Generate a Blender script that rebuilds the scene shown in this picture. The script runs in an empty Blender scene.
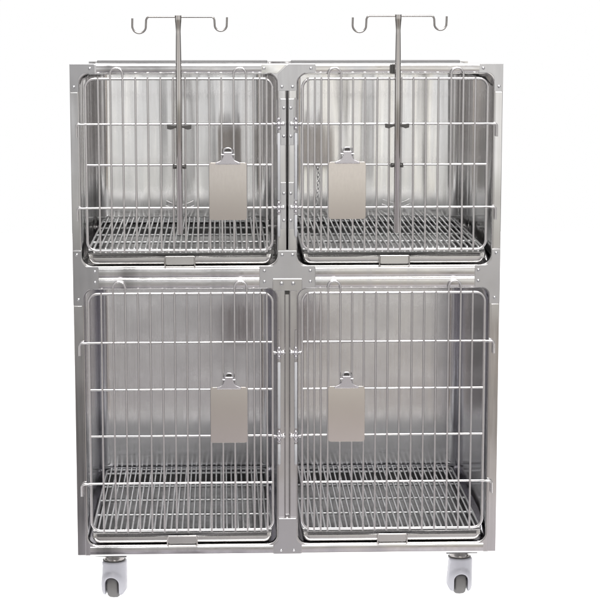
import bpy, bmesh, math, random
from mathutils import Vector, Matrix
random.seed(4)
SC = bpy.context.scene
COL = SC.collection
R = math.radians
FLOOR = -0.1445

# ------------------------------------------------------------------ materials
def new_mat(name):
    m = bpy.data.materials.new(name); m.use_nodes = True
    nt = m.node_tree
    return m, nt, nt.nodes['Principled BSDF']

def node(nt, kind, **kw):
    n = nt.nodes.new(kind)
    for k, v in kw.items(): setattr(n, k, v)
    return n

def metal(name, col, rough, var=0.06, stretch=(1, 1, 1), scale=30, bump=0.0, bump_dist=0.001,
          wave=None, aniso=0.0, stain=0.0, metallic=1.0):
    """metal whose gloss and tone wander a little; stretch sets the grain direction"""
    m, nt, b = new_mat(name)
    tc = node(nt, 'ShaderNodeTexCoord')
    mp = node(nt, 'ShaderNodeMapping'); mp.inputs['Scale'].default_value = stretch
    nt.links.new(tc.outputs['Object'], mp.inputs['Vector'])
    n = node(nt, 'ShaderNodeTexNoise'); n.inputs['Scale'].default_value = scale; n.inputs['Detail'].default_value = 5
    nt.links.new(mp.outputs['Vector'], n.inputs['Vector'])
    mr = node(nt, 'ShaderNodeMapRange')
    mr.inputs['To Min'].default_value = max(0.02, rough - var); mr.inputs['To Max'].default_value = rough + var
    mr.inputs['From Min'].default_value = .3; mr.inputs['From Max'].default_value = .7
    nt.links.new(n.outputs['Fac'], mr.inputs['Value']); nt.links.new(mr.outputs['Result'], b.inputs['Roughness'])
    n2 = node(nt, 'ShaderNodeTexNoise'); n2.inputs['Scale'].default_value = 9; n2.inputs['Detail'].default_value = 6
    nt.links.new(tc.outputs['Object'], n2.inputs['Vector'])
    cr = node(nt, 'ShaderNodeValToRGB')
    cr.color_ramp.elements[0].position = .35; cr.color_ramp.elements[1].position = .62
    d = 1 - stain
    cr.color_ramp.elements[0].color = (col[0]*d, col[1]*d, col[2]*d, 1); cr.color_ramp.elements[1].color = (*col, 1)
    nt.links.new(n2.outputs['Fac'], cr.inputs['Fac']); nt.links.new(cr.outputs['Color'], b.inputs['Base Color'])
    b.inputs['Metallic'].default_value = metallic
    last = None
    if bump:
        bp = node(nt, 'ShaderNodeBump'); bp.inputs['Strength'].default_value = bump; bp.inputs['Distance'].default_value = bump_dist
        nt.links.new(n.outputs['Fac'], bp.inputs['Height']); last = bp
    if wave:
        ws, wstr, wd = wave
        mp2 = node(nt, 'ShaderNodeMapping'); mp2.inputs['Scale'].default_value = wstr
        nt.links.new(tc.outputs['Object'], mp2.inputs['Vector'])
        nw = node(nt, 'ShaderNodeTexNoise'); nw.inputs['Scale'].default_value = ws; nw.inputs['Detail'].default_value = 1.5
        nt.links.new(mp2.outputs['Vector'], nw.inputs['Vector'])
        bp = node(nt, 'ShaderNodeBump'); bp.inputs['Strength'].default_value = 1; bp.inputs['Distance'].default_value = wd
        nt.links.new(nw.outputs['Fac'], bp.inputs['Height'])
        if last: nt.links.new(last.outputs['Normal'], bp.inputs['Normal'])
        last = bp
    if last: nt.links.new(last.outputs['Normal'], b.inputs['Normal'])
    if aniso:
        b.inputs['Anisotropic'].default_value = aniso
        tg = node(nt, 'ShaderNodeTangent', direction_type='RADIAL', axis='Z')
        nt.links.new(tg.outputs['Tangent'], b.inputs['Tangent'])
    return m

def plastic(name, col, rough, var=.05, scale=60, stain=.08):
    return metal(name, col, rough, var, scale=scale, bump=.05, stain=stain, metallic=0.0)

M = {}
M['frame'] = metal('stainless_frame', (.74, .73, .735), .12, .05, (1, 1, .05), 60, wave=(5.0, (1, 1, .5), .006), stain=.08)
M['plate'] = metal('satin_plate', (.69, .69, .71), .22, .03, (1, 1, .15), 60, wave=(6, (1, 1, 1), .0012), stain=.05)
M['polish'] = metal('polished_strip', (.86, .85, .83), .08, .03, (.1, 1, 1), 40, wave=(9, (1, 1, 1), .004))
M['liner'] = metal('stainless_lining', (.90, .895, .895), .11, .03, (1, 1, .02), 160, bump=.02,
                   wave=(5.5, (1.6, 1.6, .16), .0065), stain=.05)
M['lower_liner'] = metal('brushed_lining', (.875, .87, .895), .14, .04, (1, 1, .02), 160, bump=.012,
                   wave=(4.0, (1.6, 1.6, .3), .0016), stain=.1)
M['wire'] = metal('chromed_wire', (.86, .845, .855), .24, .03, scale=40, stain=.05)
M['grate'] = metal('zinc_grate_wire', (.80, .81, .82), .35, .08, scale=90, stain=.12, metallic=.55)
M['tray'] = metal('tray_steel', (.78, .77, .755), .26, .06, (.05, 1, 1), 60, wave=(6, (1, 1, 1), .002), stain=.08)
M['side'] = metal('dull_side_sheet', (.34, .34, .345), .42, .05, (1, 1, .1), 40, metallic=.35, stain=.1)
M['rod'] = metal('dull_rod', (.46, .44, .43), .24, .04, scale=60)
M['pan'] = metal('shade_toned_pan', (.20, .20, .20), .38, .08, scale=25, stain=.3)  # tray steel in a darker colour, standing in for shade under the grates
M['hem'] = metal('hem_steel', (.20, .20, .205), .4, .06, (.1, 1, 1), 60, metallic=.3)
M['pole'] = metal('pole_steel', (.70, .675, .66), .07, .03, (1, 1, .05), 60)
M['alu'] = metal('clipboard_sheet', (.75, .70, .66), .2, .012, (1, 1, .4), 200, bump=.012, stain=.03)
M['clip'] = metal('clip_steel', (.74, .72, .76), .28, .05, scale=80)
M['rivet'] = metal('rivet_steel', (.72, .72, .74), .15, .03, scale=80)
M['sleeve'] = plastic('sleeve_plastic', (.56, .57, .60), .3)
M['fork'] = plastic('caster_plastic', (.42, .42, .465), .4)
M['rubber'] = plastic('grey_rubber', (.15, .145, .145), .6, scale=120, stain=.25)
M['dark'] = plastic('dark_plastic', (.075, .072, .07), .4)
M['chain'] = metal('chain_steel', (.55, .55, .56), .3, .05)

# ------------------------------------------------------------------ mesh helpers
class MB:
    def __init__(s): s.v = []; s.f = []; s.smooth = []
    def add(s, vs, fs, sm=False):
        o = len(s.v); s.v += [tuple(v) for v in vs]
        s.f += [tuple(i+o for i in f) for f in fs]; s.smooth += [sm]*len(fs)
        return s
    def box(s, x0, x1, y0, y1, z0, z1):
        vs = [(x, y, z) for x in (x0, x1) for y in (y0, y1) for z in (z0, z1)]
        return s.add(vs, [(0, 1, 3, 2), (4, 6, 7, 5), (0, 4, 5, 1), (2, 3, 7, 6), (0, 2, 6, 4), (1, 5, 7, 3)])
    def tube(s, pts, r, n=10, closed=False, cap=True):
        P = [Vector(p) for p in pts]; N = len(P)
        rad = r if isinstance(r, (list, tuple)) else [r]*N
        T = []
        for i in range(N):
            a = P[(i-1) % N] if (closed or i > 0) else P[i]
            b = P[(i+1) % N] if (closed or i < N-1) else P[i]
            T.append((b-a).normalized())
        ref = Vector((0, 1, 0)) if abs(T[0].y) < .9 else Vector((1, 0, 0))
        vs = []; nrm = None
        for i in range(N):
            if nrm is None: nrm = (ref - T[i]*ref.dot(T[i])).normalized()
            else: nrm = (nrm - T[i]*nrm.dot(T[i])).normalized()
            bi = T[i].cross(nrm)
            for k in range(n):
                a = 2*math.pi*k/n
                vs.append(P[i] + (nrm*math.cos(a) + bi*math.sin(a))*rad[i])
        fs = []
        for i in range(N if closed else N-1):
            j = (i+1) % N
            for k in range(n):
                l = (k+1) % n
                fs.append((i*n+k, i*n+l, j*n+l, j*n+k))
        s.add(vs, fs, True)
        if cap and not closed:
            s.add(vs[:n], [tuple(reversed(range(n)))]); s.add(vs[-n:], [tuple(range(n))])   # own vertices: keeps the tube's shading clean
        return s
    def lathe(s, prof, c=(0, 0, 0), axis='z', n=24, sm=True):
        """prof: list of (radius, height)"""
        vs = []
        for r, h in prof:
            for k in range(n):
                a = 2*math.pi*k/n
                p = (r*math.cos(a), r*math.sin(a), h)
                if axis == 'y': p = (p[0], -h, p[1])        # height goes towards the viewer
                if axis == 'x': p = (h, p[0], p[1])
                vs.append((p[0]+c[0], p[1]+c[1], p[2]+c[2]))
        fs = []
        for i in range(len(prof)-1):
            for k in range(n):
                l = (k+1) % n
                fs.append((i*n+k, i*n+l, (i+1)*n+l, (i+1)*n+k))
        s.add(vs, fs, sm)
        s.add(vs[:n], [tuple(reversed(range(n)))]); s.add(vs[-n:], [tuple(range(n))])
        return s
    def mesh(s, name):
        me = bpy.data.meshes.new(name); me.from_pydata(s.v, [], s.f)
        bm = bmesh.new(); bm.from_mesh(me); bmesh.ops.recalc_face_normals(bm, faces=bm.faces[:]); bm.to_mesh(me); bm.free()
        me.polygons.foreach_set('use_smooth', s.smooth); me.update()
        return me
    def obj(s, name, mat, parent=None): return link(name, s.mesh(name), mat, parent)

def base_of(p):
    v = Vector((0, 0, 0))
    while p is not None: v += Vector(p.get('_base', (0, 0, 0))); p = p.parent
    return v
BASE = {}
def link(name, me, mat, parent=None):
    o = bpy.data.objects.new(name, me); COL.objects.link(o)
    if mat is not None and not me.materials: me.materials.append(mat)
    if parent is not None: o.parent = parent
    return o
def tag(o, label, cat, group=None):
    o['label'] = label; o['category'] = cat
    if group: o['group'] = group
    return o
def empty(name, loc=(0, 0, 0)):
    e = bpy.data.objects.new(name, None); COL.objects.link(e); e.location = loc
    e.empty_display_size = .05
    return e

def arc(cx, cy, r, a0, a1, n):
    return [(cx+r*math.cos(R(a0+(a1-a0)*i/n)), cy+r*math.sin(R(a0+(a1-a0)*i/n))) for i in range(n+1)]
def rrect(x0, x1, z0, z1, rbl, rbr=None, rtr=None, rtl=None, n=8):
    if rbr is None: rbr = rtr = rtl = rbl
    p = []
    for (cx, cz, r, a) in ((x0+rbl, z0+rbl, rbl, 180), (x1-rbr, z0+rbr, rbr, 270), (x1-rtr, z1-rtr, rtr, 0), (x0+rtl, z1-rtl, rtl, 90)):
        p += arc(cx, cz, r, a, a+90, n) if r > 1e-5 else [(cx, cz)]
    return p
def round_poly(pts, rad, n=5):
    out = []; N = len(pts)
    for i in range(N):
        p = Vector(pts[i]); a = Vector(pts[i-1]); b = Vector(pts[(i+1) % N])
        r = rad[i] if isinstance(rad, (list, tuple)) else rad
        if r <= 0: out.append(tuple(p)); continue
        u = (a-p).normalized(); w = (b-p).normalized()
        ang = u.angle(w); d = min(r/math.tan(ang/2), (a-p).length*.49, (b-p).length*.49)
        s, e = p+u*d, p+w*d
        for k in range(n+1):
            t = k/n
            out.append(tuple(s*(1-t)**2 + p*2*t*(1-t) + e*t*t))
    return out
def sheet(name, loops, y0, y1, mat, parent=None, bevel=.0006, bres=2):
    """flat sheet standing in the XZ plane between y0 (front) and y1; further loops are openings"""
    cu = bpy.data.curves.new(name, 'CURVE'); cu.dimensions = '2D'; cu.fill_mode = 'BOTH'
    cu.extrude = max(1e-5, (y1-y0)/2-bevel); cu.bevel_depth = bevel; cu.bevel_resolution = bres; cu.offset = -bevel
    for lp in loops:
        sp = cu.splines.new('POLY'); sp.points.add(len(lp)-1)
        for i, (x, z) in enumerate(lp): sp.points[i].co = (x, z, 0, 1)
        sp.use_cyclic_u = True
    t = bpy.data.objects.new('tmp', cu); COL.objects.link(t)
    dg = bpy.context.evaluated_depsgraph_get()
    me = bpy.data.meshes.new_from_object(t.evaluated_get(dg))
    bpy.data.objects.remove(t); bpy.data.curves.remove(cu)
    me.transform(Matrix.Translation((0, (y0+y1)/2, 0)) @ Matrix.Rotation(R(90), 4, 'X'))
    bm = bmesh.new(); bm.from_mesh(me)
    bmesh.ops.remove_doubles(bm, verts=bm.verts[:], dist=1e-6)
    bmesh.ops.recalc_face_normals(bm, faces=bm.faces[:]); bm.to_mesh(me); bm.free()
    me.polygons.foreach_set('use_smooth', [abs(p.normal.y) < .995 for p in me.polygons])
    me.name = name; me.materials.clear()
    return link(name, me, mat, parent)
def fillet3(pts, r, n=5):
    """round the inner corners of a 3-D polyline"""
    P = [Vector(p) for p in pts]; out = [P[0]]
    for i in range(1, len(P)-1):
        u = (P[i-1]-P[i]); w = (P[i+1]-P[i]); d = min(r, u.length*.49, w.length*.49)
        s = P[i]+u.normalized()*d; e = P[i]+w.normalized()*d
        for k in range(n+1):
            t = k/n; out.append(s*(1-t)**2+P[i]*2*t*(1-t)+e*t*t)
    out.append(P[-1]); return out
def rivet_obj(x, z, y, parent, r=.0044):
    return MB().lathe([(r, 0), (r, .0008), (r*.9, .0022), (r*.62, .0034), (r*.25, .004), (.0002, .0041)], (x, y, z), 'y', 14).obj('rivet', M['rivet'], parent)

# ------------------------------------------------------------------ the cage bank
H = 1.422; W = .610; D = .80
bank = empty('cage_bank', (0, 0, FLOOR))
tag(bank, 'stainless steel four door animal cage bank standing on small casters', 'cage bank')
hub = empty('hub')      # temporary parent carrying world-space parts down to the bank's base
bpy.data.objects.remove(hub)
def P(o, parent=bank):
    """attach a part modelled in world space to the bank"""
    o.parent = parent
    if parent is bank: o.location = (0, 0, -FLOOR)
    return o

UP = (.0285, .583, .850, 1.394)       # upper opening |x| range, z range
LO = (.0310, .578, .033, .782)
fr = sheet('front_frame', [
    rrect(-W, W, 0, H, .004),
    rrect(-UP[1], -UP[0], UP[2], UP[3], .032), rrect(UP[0], UP[1], UP[2], UP[3], .032),
    rrect(-LO[1], -LO[0], LO[2], LO[3], .026), rrect(LO[0], LO[1], LO[2], LO[3], .026),
    rrect(-.0022, .0022, .893, 1.346, .002),
    rrect(-.0055, .0055, .104, .783, .0054)], 0, .022, M['frame'], None, .0042, 4)
P(fr)
# strip of polished steel seen deep in the lower slot
P(MB().box(-.0105, .0105, .0225, .026, .095, .765).obj('slot_backing', M['frame']))
P(MB().box(-.007, .007, .0015, .02, .766, .781).obj('slot_stop', M['dark']))

def band(name, x0, x1, z0, z1, y=0, bulge=.004, mat=None):
    """pressed rail cover with a rounded face"""
    m = MB(); n = 9; pr = [(y+.002, z0)]
    for i in range(n):
        t = i/(n-1); a = math.pi*t
        pr.append((y-.0008-bulge*math.sin(a)**.55, z0+(z1-z0)*(.5-.5*math.cos(a))))
    pr.append((y+.002, z1)); k = len(pr)
    vs = [(x0, *p) for p in pr]+[(x1, *p) for p in pr]
    m.add(vs, [(i, i+1, k+i+1, k+i) for i in range(k-1)], True)
    m.add(vs, [tuple(range(k)), tuple(range(2*k-1, k-1, -1)), (0, k, 2*k-1, k-1)])
    return P(m.obj(name, mat or M['frame']))
band('rail_cover', -.535, -.073, 1.3965, 1.4195, bulge=.0022)
band('rail_cover', .0805, .542, 1.3965, 1.4195, bulge=.0022)
for s in (-1, 1):
    a, b = sorted((s*.0805, s*.536))
    band('rail_cover', a, b, .8165, .8440, bulge=.0016)
    band('rail_cover', a, b, .7865, .8125, bulge=.0012)
    P(MB().tube([(a, .0002, .8145), (b, .0002, .8145)], .0019, 8).obj('rail_bead', M['polish']))
    band('rail_cover', *sorted((s*.042, s*.572)), .003, .0285, bulge=.0018)

# corner and joint plates, each with its rivets
def plate(loop, rivets, mat='plate', y0=-.0016):
    p = P(sheet('corner_plate', [loop], y0, .0009, M[mat], None, .0007))
    for x, z in rivets: rivet_obj(x, z, y0, p)
    return p
for s in (-1, 1):
    def m(pts): return [(s*x, z) for x, z in pts]
    # top outer corners
    plate(round_poly(m([(.6095, 1.4215), (.540, 1.4215), (.540, 1.3955), (.574, 1.3955), (.5845, 1.384), (.5845, 1.344), (.6095, 1.344)]),
                     [.002, .002, .001, .014, .014, .001, .001]), m([(.553, 1.4085), (.5985, 1.357)]))
    # joints between the upper and the lower cages
    plate(round_poly(m([(.6095, .895), (.5845, .895), (.5845, .862), (.571, .849), (.537, .849), (.537, .7845), (.566, .7845), (.5795, .770), (.5795, .738), (.6095, .738)]),
                     [.001, .001, .018, .012, .001, .001, .016, .014, .001, .001]),
          m([(.5975, .883), (.547, .8345), (.547, .8035), (.5945, .7545)]))
# middle plate at the top: right arm and a cut-away left shoulder
plate(round_poly([(.0795, 1.4213), (.0040, 1.4213), (-.0270, 1.391), (-.0270, 1.346), (.0270, 1.346), (.0270, 1.378), (.0450, 1.3955), (.0795, 1.3955)],
                 [.002, .006, .012, .001, .001, .018, .014, .001]), [(.0665, 1.4085), (-.0150, 1.357), (.0150, 1.357)])
pl = plate(round_poly([(-.0720, 1.4205), (-.0015, 1.4205), (-.0290, 1.3935), (-.0440, 1.3955), (-.0720, 1.3955)], [.001, .001, .008, .01, .001]),
           [(-.0655, 1.4085)], 'polish', -.0010)
# middle cross plate
plate(round_poly([(-.0268, .892), (.0268, .892), (.0268, .862), (.0400, .849), (.0795, .849), (.0795, .785), (-.0795, .785), (-.0795, .849), (-.0400, .849), (-.0268, .862)],
                 [.001, .001, .02, .014, .001, .001, .001, .001, .014, .02]),
      [(-.0150, .8805), (.0150, .8805), (-.0655, .8345), (.0655, .8345), (-.0655, .8035), (.0655, .8035)])
br = P(sheet('joint_bracket', [round_poly([(-.0420, .8125), (.0420, .8125), (.0420, .778), (-.0420, .778)], .002)], -.0062, -.0018, M['frame'], None, .0012))
for s in (-1, 1): rivet_obj(s*.0165, .7985, -.0062, br, .0056)
# lower middle: two post covers and a foot plate
for s in (-1, 1):
    P(sheet('post_cover', [round_poly([(s*.0085, .7775), (s*.0265, .7775), (s*.0265, .112), (s*.0085, .112)], .002)], -.0022, .0008, M['frame'], None, .0012))
ft = P(sheet('foot_plate', [round_poly([(-.0265, .1085), (.0265, .1085), (.0265, .040), (.0400, .0295), (.0400, .0025), (-.0400, .0025), (-.0400, .0295), (-.0265, .040)],
                                       [.003, .003, .012, .01, .001, .001, .01, .012])], -.0028, .0008, M['plate'], None, .0009))
for s in (-1, 1): rivet_obj(s*.0185, .014, -.0028, ft, .0036)
# upright covers, outer edges
for s in (-1, 1):
    P(sheet('upright_cover', [round_poly([(s*.6085, 1.342), (s*.5885, 1.342), (s*.5885, .897), (s*.6085, .897)], .0015)], -.0012, .0008, M['frame'], None, .001))
    P(sheet('upright_cover', [round_poly([(s*.6085, .736), (s*.5850, .736), (s*.5850, .004), (s*.6085, .004)], .0015)], -.0012, .0008, M['frame'], None, .001))

# linings: one bent sheet per compartment with round rear corners
def lining(s, xa, xb, z0, z1, rc, mat):
    prof = [(xa, .0225)] + [(xa, .2), (xa, .45)] + arc(xa+rc, D-rc-.003, rc, 180, 90, 14) + [((xa+xb)/2, D-.003)] + arc(xb-rc, D-rc-.003, rc, 90, 0, 14) + [(xb, .45), (xb, .2), (xb, .0225)]
    t = .0015; inner = prof
    m = MB(); k = len(inner); nz = 14
    vs = []
    for j in range(nz+1):
        z = z0+(z1-z0)*j/nz
        vs += [(s*x, y, z) for x, y in inner]
    m.add(vs, [(j*k+i, j*k+i+1, (j+1)*k+i+1, (j+1)*k+i) for j in range(nz) for i in range(k-1)], True)
    o = P(m.obj('compartment_lining', mat))
    md = o.modifiers.new('thick', 'SOLIDIFY'); md.thickness = t; md.offset = 1 if s > 0 else 1
    # ceiling and floor sheets of the compartment
    ol = [(s*x, y) for x, y in inner]
    for nm, z in (('ceiling_sheet', z1), ('floor_sheet', z0)):
        q = MB(); kk = len(ol)
        q.add([(x, y, z) for x, y in ol]+[(x, y, z+.0015) for x, y in ol],
              [tuple(range(kk)), tuple(range(2*kk-1, kk-1, -1))]+[(i, (i+1) % kk, kk+(i+1) % kk, kk+i) for i in range(kk)])
        P(q.obj(nm, mat))
for s in (-1, 1):
    lining(s, .0235, .590, .8400, 1.3920, .050, M['liner'])
    lining(s, .0255, .586, .0240, .7880, .035, M['lower_liner'])
    # roof pan of each cage with upturned rear and side hems
    a, b = sorted((s*.0375, s*.579))
    P(sheet('roof_hem', [rrect(a, b, 1.3905, 1.4022, .003)], D-.012, D-.002, M['hem'], None, .002))
    P(MB().box(a, b, .0235, D-.0125, 1.3945, 1.3965).obj('roof_sheet', M['frame']))
    P(MB().box(*sorted((s*.6065, s*.6085)), .0225, D-.004, .002, 1.388).obj('side_panel', M['side']))
P(MB().box(-.606, .606, D+.001, D+.003, .002, 1.398).obj('back_panel', M['frame']))
P(MB().box(-.606, .606, .0228, D, .0035, .0065).obj('base_panel', M['frame']))

# ------------------------------------------------------------------ doors
BARS = [.0585, .0770, .0955, None, .1850, .2190, .2530, .2870, .3210, .3560, .3910, .4260, None, .5300]
LOOPS = [(.1160, .1510), (.4615, .4960)]
YD, YB, YR = -.0060, -.0115, -.0062
def door(s, z0, z1, rails, hooked, zloop, zstub):
    xa, xb = .0425, .5660; r = .026
    loop = rrect(xa, xb, z0, z1, r, n=7)
    f = P(MB().tube([(s*x, YD, z) for x, z in loop], .0040, 12, True).obj('cage_door', M['wire']))
    def part(mb, name, mat='wire'): return mb.obj(name, M[mat], f)
    for x in BARS:
        if x is None: continue
        j = random.uniform(-.0008, .0008)
        part(MB().tube([(s*(x+j), YB, z0-.0045), (s*x, YB, (z0+z1)/2), (s*(x-j), YB, z1+.0035)], .0031, 10), 'vertical_bar')
    for a, b in LOOPS:
        h = (b-a)/2; c = (a+b)/2
        pts = [(s*a, YB, z0-.0045), (s*a, YB, (z0+z1)/2)] + [(s*(c+h*math.cos(R(t))), YB-.002, zloop-h+h*math.sin(R(t))) for t in range(180, -1, -15)] + [(s*b, YB, (z0+z1)/2), (s*b, YB, z0-.0045)]
        part(MB().tube(pts, .0031, 10), 'hanger_loop')
    for i, z in enumerate(rails):
        if i in hooked:
            pts = fillet3([(s*xa, YR, z), (s*.560, YR, z), (s*.575, YR-.005, z), (s*.5925, YR-.005, z), (s*.5925, YR-.005, z-.036)], .009)
            q = part(MB().tube(pts, .0036, 10), 'hinge_rail')
        else:
            part(MB().tube([(s*xa, YR, z), (s*xb, YR, z)], .0036, 10), 'cross_rail')
    for z in zstub:
        part(MB().tube([(s*xa, YR, z), (s*.010, YR-.004, z)], .0030, 10).lathe([(.0002, -.0055), (.004, -.004), (.0055, 0), (.004, .004), (.0002, .0055)], (s*.036, YR-.001, z), 'x', 12)
             .lathe([(.0002, -.0055), (.004, -.004), (.0055, 0), (.004, .004), (.0002, .0055)], (s*.0115, YR-.004, z), 'x', 12), 'latch_pin')
    return f
for s in (-1, 1):
    door(s, .8955, 1.3800, [1.2530, 1.1380, 1.0165], (0, 2), 1.4105, [1.2530, 1.0165])
    door(s, .0785, .7710, [.6300, .4930, .3570, .2180], (0, 3), .8060, [.5985, .3540])

# latches beside the middle post
def latch(s, z0, z1, knots, sleeves):
    x = s*.0240; y = -.0125
    f = P(MB().tube([(x, y, z0), (x, y, z1)], .0024, 8).obj('latch_rod', M['wire']))
    for a, b in sleeves:
        MB().tube([(x, y, a), (x, y, a+.002), (x, y, b-.002), (x, y, b)], [.0030, .0041, .0041, .0030], 12).obj('latch_sleeve', M['sleeve'], f)
    for z in knots:
        MB().lathe([(.0028, -.017), (.0050, -.015), (.0050, -.009), (.0036, -.007), (.0036, -.0055), (.0068, -.004), (.0068, .004), (.0036, .0055), (.0036, .009), (.0050, .010), (.0046, .016), (.0028, .018)],
                   (x, y, z), 'z', 14).obj('latch_knuckle', M['clip'], f)
for s in (-1, 1):
    latch(s, .930, 1.326, [1.2530, 1.0165], [(1.038, 1.228), (.934, .996)])
    latch(s, .268, .664, [.5985, .3540], [(.378, .572), (.272, .332)])
    # guide strips the rods slide in, and riveted bracket plates
    P(MB().box(*sorted((s*.0285, s*.0300)), -.0135, -.0005, 1.195, 1.322).obj('latch_guide', M['plate']))
    for za, zb, rv in ((1.193, 1.3235, (1.2975, 1.2180)), (.955, 1.0875, (1.0560, .9790))):
        b_ = P(sheet('latch_bracket', [round_poly([(s*.0035, za), (s*.0190, za), (s*.0190, zb), (s*.0035, zb)], .0012)], -.0030, .0006, M['plate'], None, .0008))
        for z in rv: rivet_obj(s*.0098, z, -.0030, b_, .0042)

# casters
def caster(x, y, rot, front=True):
    c = empty('tmp')
    lp = arc(0, -.101, .0205, 180, 0, 0) if False else None
    out = round_poly([(-.037, -.0315), (.037, -.0315), (.037, -.118), (.030, -.129), (.0215, -.131)], [.008, .008, .02, .006, .001]) \
        + [(.0205, -.12)] + arc(0, -.0955, .0205, 0, 180, 12) + [(-.0205, -.12)] + round_poly([(-.0215, -.131), (-.030, -.129), (-.037, -.118), (-.037, -.08)], [0, .006, .02, 0])[:-1]
    f = sheet('caster_fork', [out], -.040, .040, M['fork'], None, .0050, 4)
    bm = bmesh.new(); bm.from_mesh(f.data)
    for k in range(-9, 10):
        bmesh.ops.bisect_plane(bm, geom=bm.verts[:]+bm.edges[:]+bm.faces[:], plane_co=(k*.0039, 0, 0), plane_no=(1, 0, 0), dist=1e-6)
    for k in range(18):
        bmesh.ops.bisect_plane(bm, geom=bm.verts[:]+bm.edges[:]+bm.faces[:], plane_co=(0, 0, -.0365-k*.0052), plane_no=(0, 0, 1), dist=1e-6)
    for v in bm.verts:                                              # hood is round in plan
        v.co.y *= math.sqrt(max(.04, 1-(v.co.x/.0385)**2))*.97
        d = math.hypot(v.co.x, v.co.z+.098)/.0375                   # fender swelling over the wheel
        if d < 1: v.co.y += math.copysign(.010*math.sqrt(1-d*d), v.co.y)
    bm.to_mesh(f.data); bm.free()
    f.data.polygons.foreach_set('use_smooth', [True]*len(f.data.polygons))
    # brow over the wheel arch
    wh = MB().lathe([(.010, -.0165), (.026, -.0165), (.034, -.0155), (.0375, -.011), (.0385, 0), (.0375, .011), (.034, .0155), (.026, .0165), (.010, .0165)], (0, 0, -.106), 'x', 40).obj('wheel', M['rubber'], f)
    MB().lathe([(.006, -.022), (.006, .022)], (0, 0, -.106), 'x', 16).obj('axle', M['rivet'], f)
    MB().lathe([(.0330, -.033), (.0335, -.0315), (.0335, -.0300), (.031, -.0290)], (0, 0, 0), 'z', 32).obj('swivel_collar', M['dark'], f)
    MB().lathe([(.0290, -.032), (.0300, -.0265), (.025, -.023), (.025, -.010)], (0, 0, 0), 'z', 32).obj('swivel_head', M['rod'], f)
    pz = MB().box(-.046, .046, -.046, .046, -.0105, -.0035).obj('mounting_plate', M['hem'], f)
    bpy.data.objects.remove(c)
    f.parent = bank; f.location = (x, y, -FLOOR); f.rotation_euler = (0, 0, R(rot))
    return f
caster(-.508, .075, -9); caster(.512, .075, 2)
caster(-.508, .70, 20); caster(.512, .70, -15)

# ------------------------------------------------------------------ loose things: copies carry their own labels
def copy_thing(o, loc, label):
    c = o.copy(); COL.objects.link(c); c.location = loc; c['label'] = label
    for ch in list(o.children):
        d = ch.copy(); COL.objects.link(d); d.parent = c
        for g in list(ch.children):
            e = g.copy(); COL.objects.link(e); e.parent = d
    return c
def place(fn, locs, labels):
    o = fn(); o.location = locs[0]; o['label'] = labels[0]
    for l, t in zip(locs[1:], labels[1:]): copy_thing(o, l, t)

GW = .520
def make_grate():
    e = empty('floor_grate'); tag(e, '-', 'floor grate', 'wire floor grates inside the cages')
    h = GW/2; y0, y1 = 0, .757
    MB().tube([(x, y, 0) for x, y in rrect(-h, h, y0, y1, .02, n=5)], .0036, 10, True).obj('rim', M['grate'], e)
    m = MB(); n = 32
    for i in range(1, n):
        x = -h+GW*i/n+random.uniform(-.0006, .0006)
        m.tube([(x, y0-.0035, -.012), (x, y0-.0035, -.002), (x, y0, .0052), (x, y0+.006, .0056), (x, y1, .0060)], .0031, 6)
    m.obj('wire_rods', M['grate'], e)
    for y in (.0, .175, .35, .525, .70):
        MB().tube([(-h, y+.004, -.0002), (h, y+.004, -.0006)], .0038, 8).obj('cross_rod', M['grate'], e)
    MB().tube([(-h+.01, -.0035, -.0125), (h-.01, -.0035, -.0125)], .0028, 8).obj('cross_rod', M['grate'], e)
    return e
XC = .3055
place(make_grate, [(-XC, .030, .8925), (XC, .030, .8925), (-XC, .030, .0680), (XC, .030, .0680)],
      ['grey wire floor grate inside the short upper left cage', 'grey wire floor grate inside the short upper right cage',
       'grey wire floor grate inside the tall lower left cage', 'grey wire floor grate inside the tall lower right cage'])

def make_tray():
    h = .2610; z0, z1 = .0, .0335
    lp = rrect(-h, h, z0, z1, .024, .024, .003, .003)
    f = sheet('waste_tray', [lp], .0015, .0290, M['tray'], None, .0145, 10)
    tag(f, '-', 'tray', 'pull out waste trays below the grates')
    # pan behind the front
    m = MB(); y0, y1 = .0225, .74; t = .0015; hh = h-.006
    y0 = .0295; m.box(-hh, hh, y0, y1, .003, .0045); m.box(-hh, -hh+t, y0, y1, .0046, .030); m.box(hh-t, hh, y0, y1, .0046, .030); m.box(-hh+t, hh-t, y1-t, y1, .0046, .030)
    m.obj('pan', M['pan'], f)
    hd = MB().tube([(x, -.0070, z) for x, z in rrect(-.0425, .0425, -.0055, .0245, .004, n=4)], .0022, 8, True)
    for s in (-1, 1):
        hd.tube([(s*.0425, -.0070, .012), (s*.0425, .006, .012)], .0022, 8)
    ho = hd.obj('handle', M['pole'], f)
    sheet('handle_plate', [rrect(-.0400, .0400, .001, .0225, .003)], -.0050, -.0030, M['tray'], ho, .0006)
    return f
place(make_tray, [(-XC, 0, .8530), (XC, 0, .8530), (-XC, 0, .0360), (XC, 0, .0360)],
      ['shallow steel waste tray at the foot of the short upper left cage', 'shallow steel waste tray at the foot of the short upper right cage',
       'shallow steel waste tray at the bottom of the tall lower left cage', 'shallow steel waste tray at the bottom of the tall lower right cage'])

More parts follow.
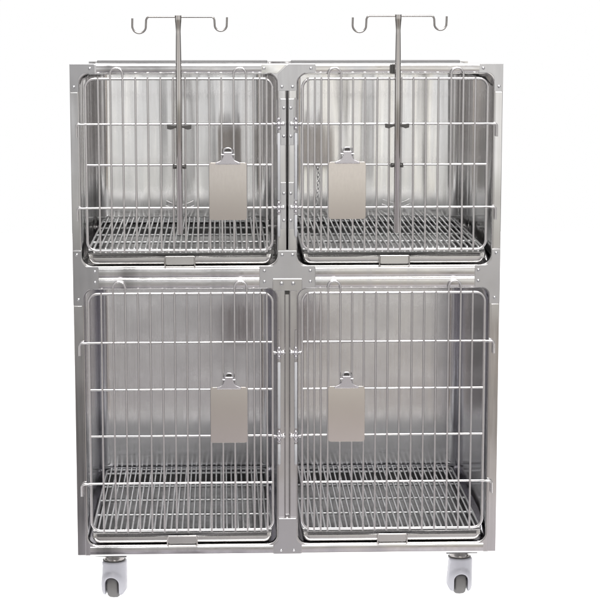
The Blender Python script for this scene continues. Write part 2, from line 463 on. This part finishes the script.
def make_clipboard():
    e = empty('clipboard'); tag(e, '-', 'clipboard', 'metal clipboards hung on the cage doors')
    w = .0530
    bd = sheet('board', [rrect(-w, w, -.163, 0, .0085)], -.0022, .0, M['alu'], e, .0009)
    bm = bmesh.new(); bm.from_mesh(bd.data)
    for k in range(1, 56):
        bmesh.ops.bisect_plane(bm, geom=bm.verts[:]+bm.edges[:]+bm.faces[:], plane_co=(0, 0, -.163*k/56), plane_no=(0, 0, 1), dist=1e-6)
    for v in bm.verts:                                              # the thin sheet is slightly bowed
        t = (v.co.z+.0815)/.0815; v.co.y += -.0013*(1-t*t)+.0013
    bm.to_mesh(bd.data); bm.free()
    bd.data.polygons.foreach_set('use_smooth', [abs(p.normal.y) < .98 for p in bd.data.polygons])
    out = round_poly([(-.0350, -.005), (.0350, -.005), (.0350, .0000), (.0180, .0075), (.0125, .0200), (.0125, .0310), (-.0125, .0310), (-.0125, .0200), (-.0180, .0075), (-.0350, .0000)],
                     [.002, .002, .003, .012, .01, .005, .005, .01, .012, .003])
    c = sheet('spring_clip', [out], -.0080, -.0030, M['clip'], e, .0022, 3)
    MB().tube([(-.0185, -.006, .0225), (.0185, -.006, .0225)], .0020, 8).obj('clip_pin', M['rivet'], c)
    MB().tube([(.0125*math.cos(R(a)), -.004, .0300+.0115*math.sin(R(a))) for a in range(-40, 221, 20)], .0024, 8).obj('hanging_ring', M['rivet'], c)
    MB().box(-.0075, .0075, -.0030, .004, .0275, .0385).obj('hook', M['dark'], c)
    return e
place(make_clipboard, [(-.1680, -.0165, 1.1455), (.1690, -.0165, 1.1470), (-.1680, -.0165, .5010), (.1695, -.0165, .5015)],
      ['grey metal clipboard hanging on the short upper left door', 'grey metal clipboard hanging on the short upper right door',
       'tan grey metal clipboard hanging on the tall lower left door', 'tan grey metal clipboard hanging on the tall lower right door'])

def make_pole():
    e = empty('drip_pole'); tag(e, '-', 'drip pole', 'two hook drip poles fixed to the upper doors')
    # tube with a pressed, slightly waisted head
    MB().lathe([(.0075, 0), (.0085, .002), (.0085, .40), (.0083, .5), (.0074, .555), (.0070, .568), (.0086, .590), (.0094, .597), (.0097, .602), (.0097, .6125)], (0, 0, 0), 'z', 24).obj('pole', M['pole'], e)
    z = .6085
    L = [(-.127, 0, z-.004), (-.1275, 0, z-.026)]
    L += [(-.1085+.019*math.cos(R(a)), 0, z-.026+.019*math.sin(R(a))) for a in range(195, 346, 15)]
    L += [(-.0895, 0, z-.020), (-.0890, 0, z-.009), (-.0865, 0, z-.003), (-.081, 0, z)]
    Rr = [(.093, 0, z), (.0985, 0, z-.003), (.1005, 0, z-.009), (.1010, 0, z-.018)]
    Rr += [(.1180+.017*math.cos(R(a)), 0, z-.022+.017*math.sin(R(a))) for a in range(195, 346, 15)]
    Rr += [(.1350, 0, z-.018), (.1355, 0, z-.001)]
    MB().tube(L+Rr, .0030, 10).obj('hook_bar', M['rod'], e)
    # butterfly clips that grip the door wire
    k = sheet('butterfly_clip', [round_poly([(-.034, .309), (-.034, .297), (-.024, .2945), (-.010, .300), (.010, .300), (.024, .2945), (.034, .297), (.034, .309), (.010, .3055), (-.010, .3055)], .0015)], .0085, .0150, M['dark'], e, .0014)
    MB().tube([(-.0145, .013, .1845), (-.0145, .013, .1965)], .0042, 10).tube([(.0145, .013, .1845), (.0145, .013, .1965)], .0042, 10).tube([(-.0145, .013, .1905), (.0145, .013, .1905)], .0055, 10).obj('lower_clip', M['dark'], e)
    w = MB()
    for s in (-1, 1):
        w.tube([(s*.004, .030, .076), (s*.020, .034, .071), (s*.040, .036, .078)], .0011, 6)
        w.tube([(s*.004, .030, .080), (s*.022, .034, .085), (s*.038, .036, .092)], .0011, 6)
    w.obj('wire_clip', M['chain'], e)
    return e
place(make_pole, [(-.3040, -.0320, .9440), (.3090, -.0320, .9465)],
      ['steel drip pole with two hooks clipped to the upper left cage door', 'steel drip pole with two hooks clipped to the upper right cage door'])
# small ribbed clip on the top rail behind the right pole
m = MB()
for i in range(4): m.box(-.010+.0052*i, -.010+.0052*i+.0040, -.0075, -.0028, -.014, .012)
m.box(-.0105, .0100, -.0045, -.0026, -.0125, .0105)
k = m.obj('ribbed_clip', M['dark']); k.location = (.2990, 0, 1.4080); tag(k, 'small black ribbed clip on the top rail behind right drip pole', 'clip')

# fine chain inside the right cage
m = MB(); z = 1.145; i = 0
while z > 1.012:
    a = 0 if i % 2 == 0 else 90
    c, s_ = math.cos(R(a+35)), math.sin(R(a+35)); pts = []
    for t in range(0, 360, 36):
        u = .0046*math.cos(R(t)); v = .0075*math.sin(R(t))
        pts.append((u*c+.002*math.sin(i*.5), u*s_, z+v))
    m.tube([(p[0], p[1], p[2]-1.145) for p in pts], .0011, 6, True); z -= .0112; i += 1
m.tube([(0, 0, .0075), (0, -.010, .0065), (0, -.014, -.002)], .0014, 6)
ch = m.obj('chain', M['chain']); ch.location = (.0865, .006, 1.1300); tag(ch, 'thin twisted metal chain hanging inside upper right door beside clipboard', 'chain')

# ------------------------------------------------------------------ setting: white floor with an added glow and a bright studio
fm, nt, b = new_mat('glowing_white_floor')
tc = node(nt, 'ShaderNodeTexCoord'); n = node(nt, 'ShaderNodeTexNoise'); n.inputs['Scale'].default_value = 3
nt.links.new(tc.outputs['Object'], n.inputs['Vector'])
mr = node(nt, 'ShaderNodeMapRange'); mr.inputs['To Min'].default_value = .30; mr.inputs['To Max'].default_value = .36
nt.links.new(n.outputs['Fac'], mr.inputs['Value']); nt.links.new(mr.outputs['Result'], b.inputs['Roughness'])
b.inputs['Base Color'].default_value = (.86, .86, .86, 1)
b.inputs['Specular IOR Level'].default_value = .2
b.inputs['Emission Color'].default_value = (1, 1, 1, 1); b.inputs['Emission Strength'].default_value = 1.0  # glow added to the floor: keeps it pure white, hides the contact shadow
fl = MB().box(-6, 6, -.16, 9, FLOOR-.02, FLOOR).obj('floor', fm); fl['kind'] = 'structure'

w = bpy.data.worlds.new('World'); SC.world = w; w.use_nodes = True
nt = w.node_tree; bg = nt.nodes['Background']
tc = node(nt, 'ShaderNodeTexCoord'); sx = node(nt, 'ShaderNodeSeparateXYZ'); nt.links.new(tc.outputs['Generated'], sx.inputs[0])
def math_(op, a, bb=None):
    n = node(nt, 'ShaderNodeMath', operation=op)
    for i, v in enumerate((a, bb)):
        if v is None: continue
        if isinstance(v, (int, float)): n.inputs[i].default_value = v
        else: nt.links.new(v, n.inputs[i])
    return n.outputs[0]
ny = math_('MULTIPLY', sx.outputs['Y'], -1)
az = math_('ARCTAN2', sx.outputs['X'], ny)                      # 0 looks back past the camera, + to the right
azf = math_('ADD', math_('DIVIDE', az, 2*math.pi), .5)
elf = math_('ADD', math_('DIVIDE', math_('ARCSINE', sx.outputs['Z']), math.pi), .5)
def ramp(fac, stops, f):
    r = node(nt, 'ShaderNodeValToRGB'); cr = r.color_ramp
    while len(cr.elements) > 1: cr.elements.remove(cr.elements[-1])
    first = True
    for a, c in stops:
        if not isinstance(c, tuple): c = (c, c, c)
        if first: e = cr.elements[0]; e.position = f(a); first = False
        else: e = cr.elements.new(f(a))
        e.color = (*c, 1)
    nt.links.new(fac, r.inputs['Fac']); return r.outputs['Color']
A = ramp(azf, [(-180, 1), (-128, 1), (-120, .18), (-95, .15), (-76, .15), (-64, .75), (-55, .85), (-38, .82), (-28, .6), (-20, (.52, .45, .38)), (-14, .34), (-11, .12), (-6, .12), (-4.2, .5), (-3, .74), (-1.5, .88), (-.3, .72), (1, .92), (2.4, .96), (3.6, (.84, .81, .75)),
               (5, (1.14, 1.11, 1.03)), (10, 1.06), (17, .9), (22, (.58, .49, .40)), (30, .6), (40, .82), (56, .85), (65, .7), (76, .14), (95, .13), (120, .16), (128, 1)], lambda d: d/360+.5)
E_ = ramp(elf, [(-90, .5), (-40, .5), (-20, (.70, .67, .73)), (-14.5, (.66, .63, .65)), (-12, (.56, .525, .50)), (-9.5, (.60, .59, .575)), (-7.5, (.64, .64, .62)), (-5.5, (.86, .86, .82)), (-4, 1.1), (-1, 1.05),
                (6, .9), (16, .7), (30, .9), (45, 1.5), (70, 1.7), (90, 1.5)], lambda d: d/180+.5)
mx = node(nt, 'ShaderNodeMix', data_type='RGBA', blend_type='MULTIPLY'); mx.inputs['Factor'].default_value = 1
nt.links.new(A, mx.inputs['A']); nt.links.new(E_, mx.inputs['B'])
bk = node(nt, 'ShaderNodeMapRange', interpolation_type='SMOOTHSTEP'); bk.inputs['From Min'].default_value = .60; bk.inputs['From Max'].default_value = .66
nt.links.new(sx.outputs['Y'], bk.inputs['Value'])
nm = node(nt, 'ShaderNodeMapping'); nm.inputs['Scale'].default_value = (1, 1, .55); nt.links.new(tc.outputs['Generated'], nm.inputs['Vector'])
nz = node(nt, 'ShaderNodeTexNoise'); nz.inputs['Scale'].default_value = 13; nz.inputs['Detail'].default_value = 3; nt.links.new(nm.outputs['Vector'], nz.inputs['Vector'])
rc = ramp(nz.outputs['Fac'], [(.34, (.50, .475, .455)), (.44, (.82, .805, .79)), (.52, 1.0), (.60, 1.0), (.66, 1.22)], lambda d: d)
mn = node(nt, 'ShaderNodeMix', data_type='RGBA', blend_type='MULTIPLY'); mn.inputs['Factor'].default_value = 1
nt.links.new(mx.outputs['Result'], mn.inputs['A']); nt.links.new(rc, mn.inputs['B']); mx = mn          # noise added to the surroundings to break up the steel's reflections
mb = node(nt, 'ShaderNodeMix', data_type='RGBA'); nt.links.new(bk.outputs['Result'], mb.inputs['Factor'])
nt.links.new(mx.outputs['Result'], mb.inputs['A']); mb.inputs['B'].default_value = (1, 1, 1, 1)
nt.links.new(mb.outputs['Result'], bg.inputs['Color']); bg.inputs['Strength'].default_value = 1.0

def area(name, loc, target, sx_, sy_, watt, col=(1, 1, 1)):
    l = bpy.data.lights.new(name, 'AREA'); l.shape = 'RECTANGLE'; l.size = sx_; l.size_y = sy_; l.energy = watt; l.color = col
    o = bpy.data.objects.new(name, l); COL.objects.link(o); o.location = loc
    o.rotation_euler = (Vector(target)-Vector(loc)).to_track_quat('-Z', 'Y').to_euler(); return o
area('overhead_softbox', (.1, -1.5, 3.9), (0, .1, .7), 3.0, 1.3, 105, (1, .985, .96))
area('front_softbox', (.3, -5.4, 3.7), (0, .3, .6), 2.2, 1.2, 82, (1, .99, .97))

# ------------------------------------------------------------------ camera
yaw, pitch, roll = .03886, .15313, .00041
cy, sy, cp, sp = math.cos(yaw), math.sin(yaw), math.cos(pitch), math.sin(pitch)
fwd = Vector((sy*cp, cy*cp, -sp)); rt = Vector((cy, -sy, 0)); up = rt.cross(fwd)
r2 = rt*math.cos(roll)+up*math.sin(roll); u2 = up*math.cos(roll)-rt*math.sin(roll)
cd = bpy.data.cameras.new('camera'); cam = bpy.data.objects.new('camera', cd); COL.objects.link(cam)
mw = Matrix(((r2.x, u2.x, -fwd.x, -.1892), (r2.y, u2.y, -fwd.y, -5.7976), (r2.z, u2.z, -fwd.z, 1.6455), (0, 0, 0, 1)))
cam.matrix_world = mw; cd.sensor_width = 36; cd.lens = 36*2053.8/600; cd.clip_end = 200
SC.camera = cam
SC.cycles.max_bounces = 24; SC.cycles.glossy_bounces = 16; SC.cycles.diffuse_bounces = 6
SC.view_settings.view_transform = 'Standard'; SC.view_settings.look = 'None'; SC.view_settings.exposure = 0; SC.view_settings.gamma = 1
SC.render.resolution_x = SC.render.resolution_y = 1024
